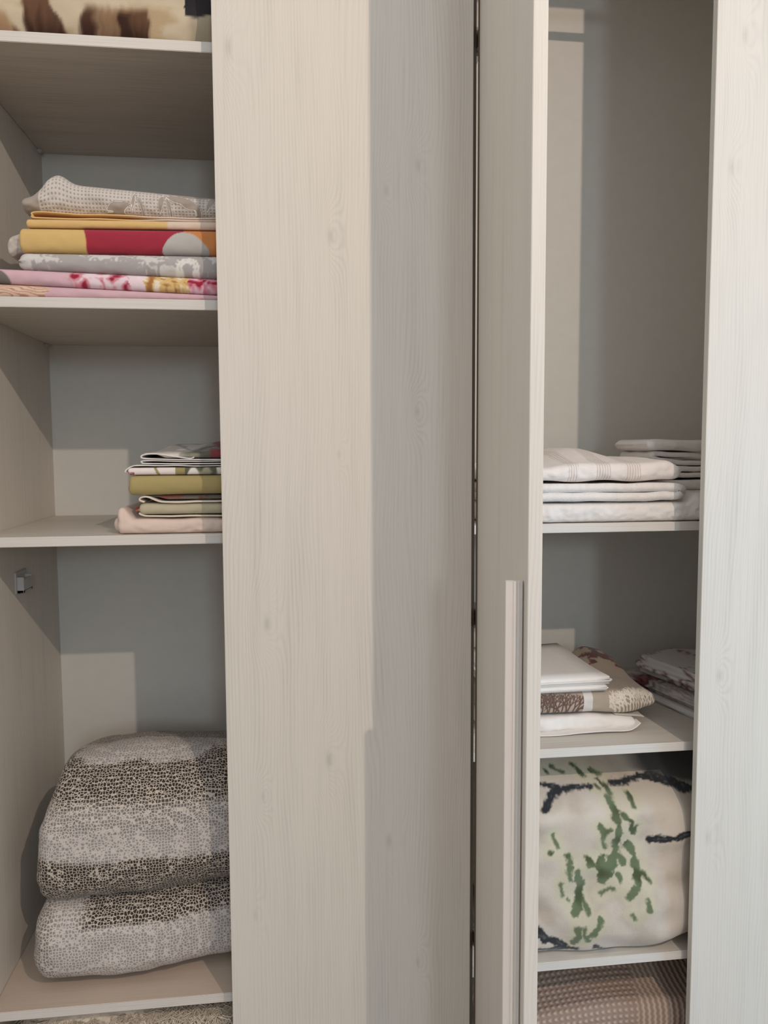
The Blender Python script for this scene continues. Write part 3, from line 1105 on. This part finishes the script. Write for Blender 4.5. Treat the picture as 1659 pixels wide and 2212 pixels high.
# small stack behind
G4 = 'small white hand towels behind the big stack'
zs = -0.1165
slab('hand_towel', 0.905, 1.15, 0.235, 0.45, zs, lambda x, y=0: -0.092, TERRY, nx=80, nf=16, rl=0.012, wr=0.002, seed=44.0,
     label='white hand towel at the bottom of the small stack behind the big towels', cat='towel', group=G4)
zq = -0.0900
ribbon('hand_towel', [(1.15, zq + 0.0095), (1.03, zq + 0.0095), (0.94, zq + 0.010), (0.912, zq + 0.0165), (0.925, zq + 0.025), (0.98, zq + 0.0245), (1.03, zq + 0.0235), (1.15, zq + 0.0235)],
       0.255, 0.45, 0.0115, TERRY, n=110, ny=24, wr=0.0022, seed=45.0,
       label='white hand towel with loose wavy folds in the middle of the small stack', cat='towel', group=G4)
zq = -0.0585
tp = empty('hand_towel', (1.02, 0.35, zq), 'white hand towel rolled over itself, topmost of the small stack at the back', 'towel', G4)
ribbon('lower_layer', [(1.15, zq + 0.0075), (1.03, zq + 0.0075), (0.955, zq + 0.0095), (0.912, zq + 0.016), (0.903, zq + 0.026), (0.915, zq + 0.0315), (0.97, zq + 0.0275), (1.03, zq + 0.0255)],
       0.272, 0.45, 0.012, TERRY, n=100, ny=24, wr=0.0012, seed=46.0, parent=tp, org=(1.02, 0.35, zq))
slab('outer_fold', 0.885, 1.16, 0.262, 0.45, lambda x, y=0: zq + 0.0395 - 0.006 * smooth(0.95, 1.05, x), lambda x, y=0: zq + 0.0650 + 0.003 * smooth(1.0, 0.9, x), TERRY, nx=80, nf=20, rl=0.022, wr=0.002, ws=24, seed=47.0,
     parent=tp, org=(1.02, 0.35, zq))

# ---------- right compartment: linen on the middle shelf ------------------------------------------------------------------
G5 = 'linen on the lower right shelf'
S6 = -0.680
place(S6, SR2, 0.983, -0.0025)
wl = empty('folded_sheet', (0.62, 0.25, S6), 'white cotton sheet lying directly on the shelf under the tree-print cloth', 'bed sheet', G5)
slab('outer_fold', 0.44, 0.812, 0.137, 0.42, S6 + 0.001, lambda x, y=0: -0.642 - 0.010 * smooth(0.70, 0.81, x), F_WHITE, nx=160, nf=22, rr=0.012, wr=0.003, ws=20, seed=51.0,
     parent=wl, org=(0.62, 0.25, S6), n=2.4)
ribbon('open_edge', [(0.44, S6 + 0.0030), (0.60, S6 + 0.0032), (0.70, S6 + 0.006), (0.775, S6 + 0.0055), (0.800, S6 + 0.011), (0.815, S6 + 0.022)],
       0.118, 0.15, 0.0016, F_WHITE, n=60, ny=8, wr=0.0008, seed=52.0, parent=wl, org=(0.62, 0.25, S6))
ribbon('fringed_corner', [(0.765, S6 + 0.0340), (0.80, S6 + 0.0310), (0.825, S6 + 0.0290), (0.838, S6 + 0.0262)],
       0.15, 0.24, 0.0025, F_LINING, n=20, ny=8, wr=0.001, seed=53.0, parent=wl, org=(0.62, 0.25, S6))


def branches(ox, os, ang, length, depth, rnd, out):
    if depth == 0:
        return
    ex, es = ox + math.sin(ang) * length, os + math.cos(ang) * length
    out.append((ox, os, ex, es, 0.00045 + 0.00022 * depth))
    for k in (-1, 1):
        branches(ex, es, ang + k * rnd.uniform(0.15, 0.55), length * rnd.uniform(0.68, 0.95), depth - 1, rnd, out)


rt = random.Random(12)
DARKTREE, CORAL = [], []
for ox, a in ((0.600, -0.05), (0.594, -0.5), (0.606, 0.4), (0.641, 0.1), (0.646, 0.6), (0.636, -0.35), (0.562, 0.2)):
    branches(ox, -0.646, a, 0.016, 6, rt, DARKTREE)
for k in range(13):
    branches(0.775 + 0.008 * k, -0.642 + 0.0012 * k, -0.75 + 0.06 * k, 0.017 + 0.0006 * k, 5, rt, CORAL)


def near(x, s, segs):
    m = 1.0
    for ax, as_, bx, bs, w in segs:
        if abs(x - (ax + bx) / 2) > 0.013 or abs(s - (as_ + bs) / 2) > 0.013:
            continue
        m = min(m, segd(x, s, (ax, as_), (bx, bs)) - w)
    return m


def segd(px, py, a, b):
    ax, ay = a
    bx, by = b
    dx, dy = bx - ax, by - ay
    L = dx * dx + dy * dy
    t = clamp(((px - ax) * dx + (py - ay) * dy) / L) if L else 0
    return math.hypot(px - ax - t * dx, py - ay - t * dy)


def c_tree(p, uv):
    x, y, z = p
    s = z + (y - 0.14) * 0.9
    ground = lin((176, 163, 147))
    c = ground
    if x < 0.683 and s < -0.570:
        q = near(x, s, DARKTREE)
        c = mixc(lin((106, 84, 74)), lin((184, 165, 150)), smooth(-0.0004, 0.0009, q))
    elif x < 0.705 and s < -0.572:
        c = lin((222, 216, 210))
    elif x > 0.745:
        q = near(x, s, CORAL)
        edge = smooth(0.745, 0.79, x + 0.012 * nz(s * 90, x * 90, 3))
        c = mixc(ground, lin((150, 134, 116)), edge * 0.7)
        c = mixc(lin((226, 216, 202)), c, smooth(-0.0004, 0.0010, q))
    if y > 0.33 and x > 0.60:
        q = fbm(x * 22, y * 22, 9.0)
        c = mixc(c, mixc(lin((84, 66, 60)), lin((110, 58, 54)), smooth(-0.1, 0.2, nz(x * 60, y * 60, 3))), smooth(-0.02, 0.08, q))
    return c


def zt21(x, y=0):
    b = -0.586 - 0.022 * smooth(0.79, 0.89, x)
    return b + 0.030 * smooth(0.26, 0.40, y) * smooth(0.735, 0.80, x) * smooth(0.92, 0.84, x)


def zb21(x, y=0):
    return -0.638 - 0.008 * smooth(0.70, 0.80, x) + 0.005 * smooth(0.80, 0.87, x)


slab('printed_tablecloth', 0.44, 0.878, 0.140, 0.44, zb21, zt21, F_PRINT, nx=430, nf=48, nb=70, rr=0.02, wr=0.0026, ws=16, seed=54.0, color=c_tree, n=2.3,
     yfront=lambda x: 0.03 * smooth(0.78, 0.88, x),
     label='taupe tablecloth printed with pale coral-like trees, between two white sheets', cat='tablecloth', group=G5)
zw20 = -0.5815
ws20 = empty('folded_sheet', (0.6, 0.25, zw20), 'crisp white sheet folded in two with sharp corners on top of the tree-print cloth', 'bed sheet', G5)


def pslab(name, pts, z0, z1, mat, **kw):
    """flat folded cloth of polygonal outline (x,y), rounded rim"""
    bm = bmesh.new()
    vb_ = [bm.verts.new((x, y, z0)) for x, y in pts]
    f = bm.faces.new(vb_)
    r = bmesh.ops.extrude_face_region(bm, geom=[f])
    for v in [g for g in r['geom'] if isinstance(g, bmesh.types.BMVert)]:
        v.co.z = z1
    bmesh.ops.bevel(bm, geom=bm.edges[:], offset=(z1 - z0) * 0.42, segments=4, affect='EDGES')
    bmesh.ops.triangulate(bm, faces=[f for f in bm.faces if len(f.verts) > 4])
    bmesh.ops.subdivide_edges(bm, edges=[e for e in bm.edges if e.calc_length() > 0.03], cuts=5, use_grid_fill=True)
    if kw.pop('fine', False):
        for _ in range(2):
            bmesh.ops.subdivide_edges(bm, edges=[e for e in bm.edges if e.calc_length() > 0.006], cuts=1, use_grid_fill=True)
            bmesh.ops.triangulate(bm, faces=[f for f in bm.faces if len(f.verts) > 4])
    bmesh.ops.recalc_face_normals(bm, faces=bm.faces[:])
    verts = [tuple(v.co) for v in bm.verts]
    faces = [[v.index for v in f.verts] for f in bm.faces]
    bm.free()
    fn = kw.pop('warp', None)
    if fn:
        verts = [fn(p) for p in verts]
    uvs = [(p[0], p[1] + p[2]) for p in verts]
    return finish(name, verts, faces, uvs, mat, kw.pop('org'), **kw)


wv = lambda p: (p[0], p[1], p[2] + 0.0016 * nz(p[0] * 18, p[1] * 18, p[2] * 30) + 0.013 * smooth(0.22, 0.40, p[1]))
pslab('lower_fold', [(0.45, 0.128), (0.742, 0.135), (0.744, 0.40), (0.45, 0.40)], zw20, zw20 + 0.011, F_WHITE, parent=ws20, org=(0.6, 0.25, zw20), warp=wv)
pslab('upper_fold', [(0.45, 0.126), (0.755, 0.140), (0.720, 0.42), (0.45, 0.41)], zw20 + 0.0125, zw20 + 0.0300, F_WHITE, parent=ws20, org=(0.6, 0.25, zw20), warp=wv)

# embroidered linen at the back right, lying at an angle
def c_emb(th):
    def f(p, uv):
        x, y, z = p
        c = lin((218, 212, 208))
        q = abs(fbm(x * 16 + 3, y * 16, z * 16 + th)) + 0.02 * nz(x * 120, y * 120)
        zone = smooth(0.0, 0.10, nz(x * 9, y * 9, 4.0 + th) + 0.10) * (1.0 if th else 0.0) * smooth(0.20, 0.27, y + (x - 1.0) * 0.25)
        return mixc(c, lin((126, 76, 78)), zone * smooth(0.060, 0.02, q) * 0.9)
    return f


def c_embr(p, uv):
    x, y, z = p
    c = lin((206, 196, 190))
    t = 0.475 - y                               # distance along the front-left edge
    c = mixc(c, lin((150, 140, 136)), 0.7 * smooth(0.25, 0.5, abs(nz(x * 30 + y * 60, z * 60, 2.0)) * 2))
    k = smooth(0.050, 0.058, t) * smooth(0.115, 0.105, t)
    c = mixc(c, mixc(lin((104, 44, 52)), lin((160, 110, 112)), smooth(0.0, 0.3, nz(x * 90, y * 90, z * 90))), k)
    k = smooth(0.122, 0.126, t) * smooth(0.138, 0.134, t)
    return mixc(c, lin((80, 74, 72)), k * 0.7)


def ewarp(k):
    return lambda p: (p[0] + 0.004 * nz(p[1] * 20, k, p[2] * 90), p[1], p[2] + 0.004 * nz(p[0] * 14, p[1] * 14, k) * k)


zz = S6 + 0.001
def outline(off, k):
    # left edge runs from the back corner towards the front right
    return [(0.905 + off, 0.475 - k), (1.05 + off, 0.545 - k), (1.33, 0.42), (1.33, 0.16), (0.985 + off, 0.145 + k)]


pslab('embroidered_napkin', outline(0.0, 0.0), zz, zz + 0.014, F_PRINT, org=(1.1, 0.3, zz), warp=ewarp(0.15), color=c_emb(0.0), fine=True,
      label='plain pale cloth lowest of the embroidered linen at the back right', cat='linen cloth', group='embroidered linen at the back')
pslab('embroidered_napkin', outline(0.012, 0.012), zz + 0.0155, zz + 0.042, F_PRINT, org=(1.1, 0.3, zz + 0.0155), warp=ewarp(0.15), color=c_embr, fine=True,
      label='cloth with dark red motifs along its edge, in the middle of the embroidered linen', cat='linen cloth', group='embroidered linen at the back')
pslab('embroidered_napkin', outline(0.035, 0.025), zz + 0.0455, zz + 0.092, F_PRINT, org=(1.1, 0.3, zz + 0.0455), warp=ewarp(0.6), color=c_emb(5.0), fine=True,
      label='white cloth with trailing red embroidery, topmost of the linen at the back right', cat='linen cloth', group='embroidered linen at the back')

# ---------- floral plush blanket ---------------------------------------------------------------------------------------------
STROKES = []   # (kind, [(px,py)...], width) in print units
GRN, BLK = 'g', 'k'
def st(kind, w, *pts): STROKES.append((kind, w, pts))
st(BLK, 9, (1165, 1695), (1195, 1700), (1225, 1708), (1255, 1703), (1280, 1698))
st(BLK, 8, (1215, 1706), (1195, 1725), (1175, 1748))
st(BLK, 9, (1332, 1688), (1365, 1682), (1400, 1668), (1430, 1662), (1490, 1690), (1530, 1700))
st(BLK, 9, (1395, 1668), (1440, 1680), (1500, 1695))
st(BLK, 9, (1400, 1810), (1440, 1803), (1475, 1792), (1540, 1772))
st(BLK, 11, (1160, 2008), (1190, 2025), (1215, 2035), (1220, 2045), (1200, 2052))
st(BLK, 5, (1165, 2052), (1220, 2050), (1250, 2046))
st(BLK, 6, (1285, 2040), (1310, 2050), (1330, 2056))
st(GRN, 9, (1315, 1720), (1322, 1752), (1328, 1790), (1326, 1820), (1328, 1840), (1342, 1858))
st(GRN, 6, (1335, 1752), (1352, 1765), (1358, 1790))
st(GRN, 6, (1368, 1775), (1360, 1795))
st(GRN, 7, (1288, 1778), (1300, 1800), (1302, 1832))
st(GRN, 5, (1312, 1788), (1302, 1800))
st(GRN, 10, (1350, 1818), (1365, 1840), (1370, 1870), (1370, 1905), (1355, 1925))
st(GRN, 15, (1295, 1862), (1310, 1878), (1300, 1890), (1318, 1860))
st(GRN, 7, (1265, 1850), (1275, 1868))
st(GRN, 7, (1330, 1885), (1334, 1895))
st(GRN, 8, (1225, 1850), (1230, 1870), (1228, 1895))
st(GRN, 10, (1244, 1880), (1255, 1910), (1252, 1940), (1242, 1968))
st(GRN, 6, (1258, 1940), (1270, 1962))
st(GRN, 6, (1195, 1805), (1205, 1830))
st(GRN, 5, (1185, 1840), (1190, 1842))
st(GRN, 6, (1296, 1925), (1318, 1912))
st(GRN, 7, (1390, 1935), (1392, 1948))
st(GRN, 5, (1380, 1880), (1395, 1895))
st(GRN, 5, (1358, 1963), (1364, 1970))
st(GRN, 6, (1358, 1710), (1362, 1728))
st(GRN, 5, (1212, 1908), (1214, 1930))
st(GRN, 5, (1228, 1940), (1230, 1945))
st(GRN, 7, (1290, 1975), (1282, 2005), (1270, 2012))
st(GRN, 8, (1245, 2000), (1250, 2018), (1240, 2030))
st(GRN, 7, (1258, 2000), (1268, 2022))
st(GRN, 6, (1305, 1680), (1315, 1700), (1320, 1712))
st(GRN, 7, (1265, 1645), (1278, 1672))
st(GRN, 6, (1220, 1650), (1235, 1662))
st(GRN, 6, (1300, 1655), (1315, 1668))
st(GRN, 5, (1200, 1660), (1205, 1668))
st(GRN, 6, (1295, 1695), (1300, 1706))


def c_plush(p, uv):
    x, y, z = p
    s = z + max(0.0, y - 0.10) * 0.55
    px = 1165 + (x - 0.557) / 0.00112
    py = 1750 + (-0.8345 - s - (px - 1165) * 0.0001) / 0.001118
    k_ = smooth(1680, 1790, py)
    py += 25 * k_
    px += 10 * k_
    wx = px + 5 * nz(px * 0.045, py * 0.045, 1.0) + 2.5 * nz(px * .16, py * .16, 7)
    wy = py + 5 * nz(px * 0.045, py * 0.045, 2.0) + 2.5 * nz(px * .16, py * .16, 8)
    c = mixc(lin((206, 194, 180)), lin((190, 176, 160)), smooth(-0.1, 0.3, fbm(px * 0.012, py * 0.012, 4)))
    dg = dk = 99.0
    for kind, w, pts in STROKES:
        bx0 = min(q[0] for q in pts) - 30
        bx1 = max(q[0] for q in pts) + 30
        by0 = min(q[1] for q in pts) - 30
        by1 = max(q[1] for q in pts) + 30
        if not (bx0 < wx < bx1 and by0 < wy < by1):
            continue
        d_ = min(segd(wx, wy, a, b) for a, b in zip(pts, pts[1:])) - w * (0.85 + 0.75 * nz(px * 0.055, py * 0.055, 11.0) + 0.3 * nz(px * 0.2, py * 0.2, 12.0))
        if kind == 'g':
            dg = min(dg, d_)
        else:
            dk = min(dk, d_)
    c = mixc(c, lin((202, 194, 166)), 0.8 * smooth(20, 4, dg))
    g = mixc(lin((106, 118, 88)), lin((76, 86, 58)), smooth(-0.2, 0.4, nz(px * 0.03, py * 0.03, 9) + (1800 - py) * 0.002))
    c = mixc(c, g, smooth(3, -3, dg))
    tw = mixc(lin((40, 41, 45)), lin((84, 86, 86)), smooth(-5, -9, dk) * smooth(-0.1, 0.3, nz(px * 0.08, py * 0.08, 3)))
    c = mixc(c, tw, smooth(3.0, -2.5, dk))
    k_ = smooth(1370, 1430, wx) * smooth(1676, 1652, wy - (wx - 1430) * 0.28)
    return mixc(c, lin((58, 58, 62)), k_ * 0.9)


nt = NT('plush_blanket_pile')
nn = nt.noise(nt.obj(), 260.0, 4.0, 0.65)
nt.bump(nn, 0.25, 0.003)
M_PLUSH = nt.done(nt.mix(nt.attr('print'), (0.05, 0.05, 0.045), nn * 0.10), 0.95, 0.05, 0.35)


def plush_top(x, y=0):
    return -0.735 - 0.02 * smooth(0.85, 1.0, x)


S7 = -1.164
place(S7, SR3, 0.983, -0.003)
slab('floral_blanket', 0.44, 1.06, 0.042, 0.50, lambda x, y=0: S7 + 0.001 + 0.018 * smooth(0.83, 0.90, x) * smooth(0.2, 0.08, y), plush_top, M_PLUSH, nx=270, nf=260, nb=30, rf=0.085, rl=0.06, rr=0.06, color=c_plush, wr=0.009, ws=5.5, seed=61.0, n=4.6,
     shape=lambda x, y, z: (x, y + 0.16 * smooth(-0.86, -0.735, z) ** 1.6 * clamp(1 - (y - 0.04) / 0.3), z),
     yfront=lambda x: 0.022 * smooth(0.86, 0.97, x) ** 1.5, wrz=0.1,
     label='bulky cream plush blanket with green leaves and black twigs', cat='blanket')

# ---------- knitted throw on the base ------------------------------------------------------------------------------------------
nt = NT('taupe_waffle_knit')
u, v = nt.uv()
g1 = (u * 440.0 + (v * 440.0).sin() * 0.4).sin() * 0.5 + 0.5
g2 = (v * 440.0).sin() * 0.5 + 0.5
mk = nt.attr('mask', False)
ridge = g1
q = g1 * g2 * (1.0 - mk) + ridge * mk
nt.bump(q, 0.6, 0.005)
M_KNIT = nt.done(nt.mix(lin((150, 130, 117)), lin((196, 172, 154)), q), 0.95, 0.05, 0.2)


def zk(x, y=0):
    return -1.318 + 0.115 * smooth(0.10, 0.40, y) * 0.75 + 0.012 * math.sin(x * 9 + 1)


def knitm(p, uv):
    return smooth(0.805, 0.825, p[0] - (p[1] - 0.12) * 0.25)

place(-1.40, BOTZ, 0.983, -0.003)
ko = slab('knitted_throw', 0.43, 1.10, 0.075, 0.53, -1.40 + 0.001, zk, M_KNIT, nx=220, nf=24, nb=90, rf=0.03, rl=0.03, rr=0.04, wr=0.002, ws=8, seed=71.0, mask=knitm,
          label='taupe waffle-knit throw spread on the wardrobe base below the floral blanket', cat='throw')

# ------------------------------------------------------------------ light
def light(name, kind, loc, energy, color, **kw):
    l = bpy.data.lights.new(name, kind)
    l.energy = energy
    l.color = color
    for k, v in kw.items():
        setattr(l, k, v)
    o = bpy.data.objects.new(name, l)
    COL.objects.link(o)
    o.location = loc
    return o


def aim(o, at):
    o.rotation_euler = (Vector(at) - o.location).to_track_quat('-Z', 'Y').to_euler()


light('ceiling_bulb', 'POINT', (1.029, -2.435, 1.50), 120.0, (1.0, 0.81, 0.67), shadow_soft_size=0.018)
w1 = light('window_daylight', 'AREA', (0.65, -5.8, 0.82), 34.0, (0.72, 0.89, 1.0), shape='RECTANGLE', size=0.42, size_y=0.6)
aim(w1, (0.3, 0.2, 0.0))
w2 = light('side_window_daylight', 'AREA', (2.9, -1.35, -0.35), 29.0, (0.38, 0.70, 1.0), shape='RECTANGLE', size=1.0, size_y=1.6)
aim(w2, (1.0, 0.0, -0.3))

wld = bpy.data.worlds.new('room_ambience')
SC.world = wld
wld.use_nodes = True
bg = wld.node_tree.nodes['Background']
bg.inputs[0].default_value = (0.98, 0.98, 1.0, 1.0)
bg.inputs[1].default_value = 0.84

# ------------------------------------------------------------------ camera
cam = bpy.data.cameras.new('camera')
co = bpy.data.objects.new('camera', cam)
COL.objects.link(co)
# rows: camera axes (right, up, back) in room coordinates
R = Matrix(((0.99252571, -0.12193949, -0.00484552),
            (0.01456821, 0.07896918, 0.99677061),
            (-0.12116306, -0.98939104, 0.08015537)))
M = R.transposed().to_4x4()
M.translation = (0.0, -1.55, 0.0)
co.matrix_world = M
cam.sensor_fit = 'VERTICAL'
cam.sensor_height = 24.0
cam.lens = 24.0 * 1689.4 / 2212.0
cam.clip_start = 0.02
SC.camera = co

SC.view_settings.view_transform = 'Standard'
SC.view_settings.look = 'None'
SC.view_settings.gamma = 1.0
SC.view_settings.exposure = 0.0
SC.view_settings.use_curve_mapping = False
SC.cycles.use_denoising = True
SC.cycles.max_bounces = 8
SC.cycles.diffuse_bounces = 6
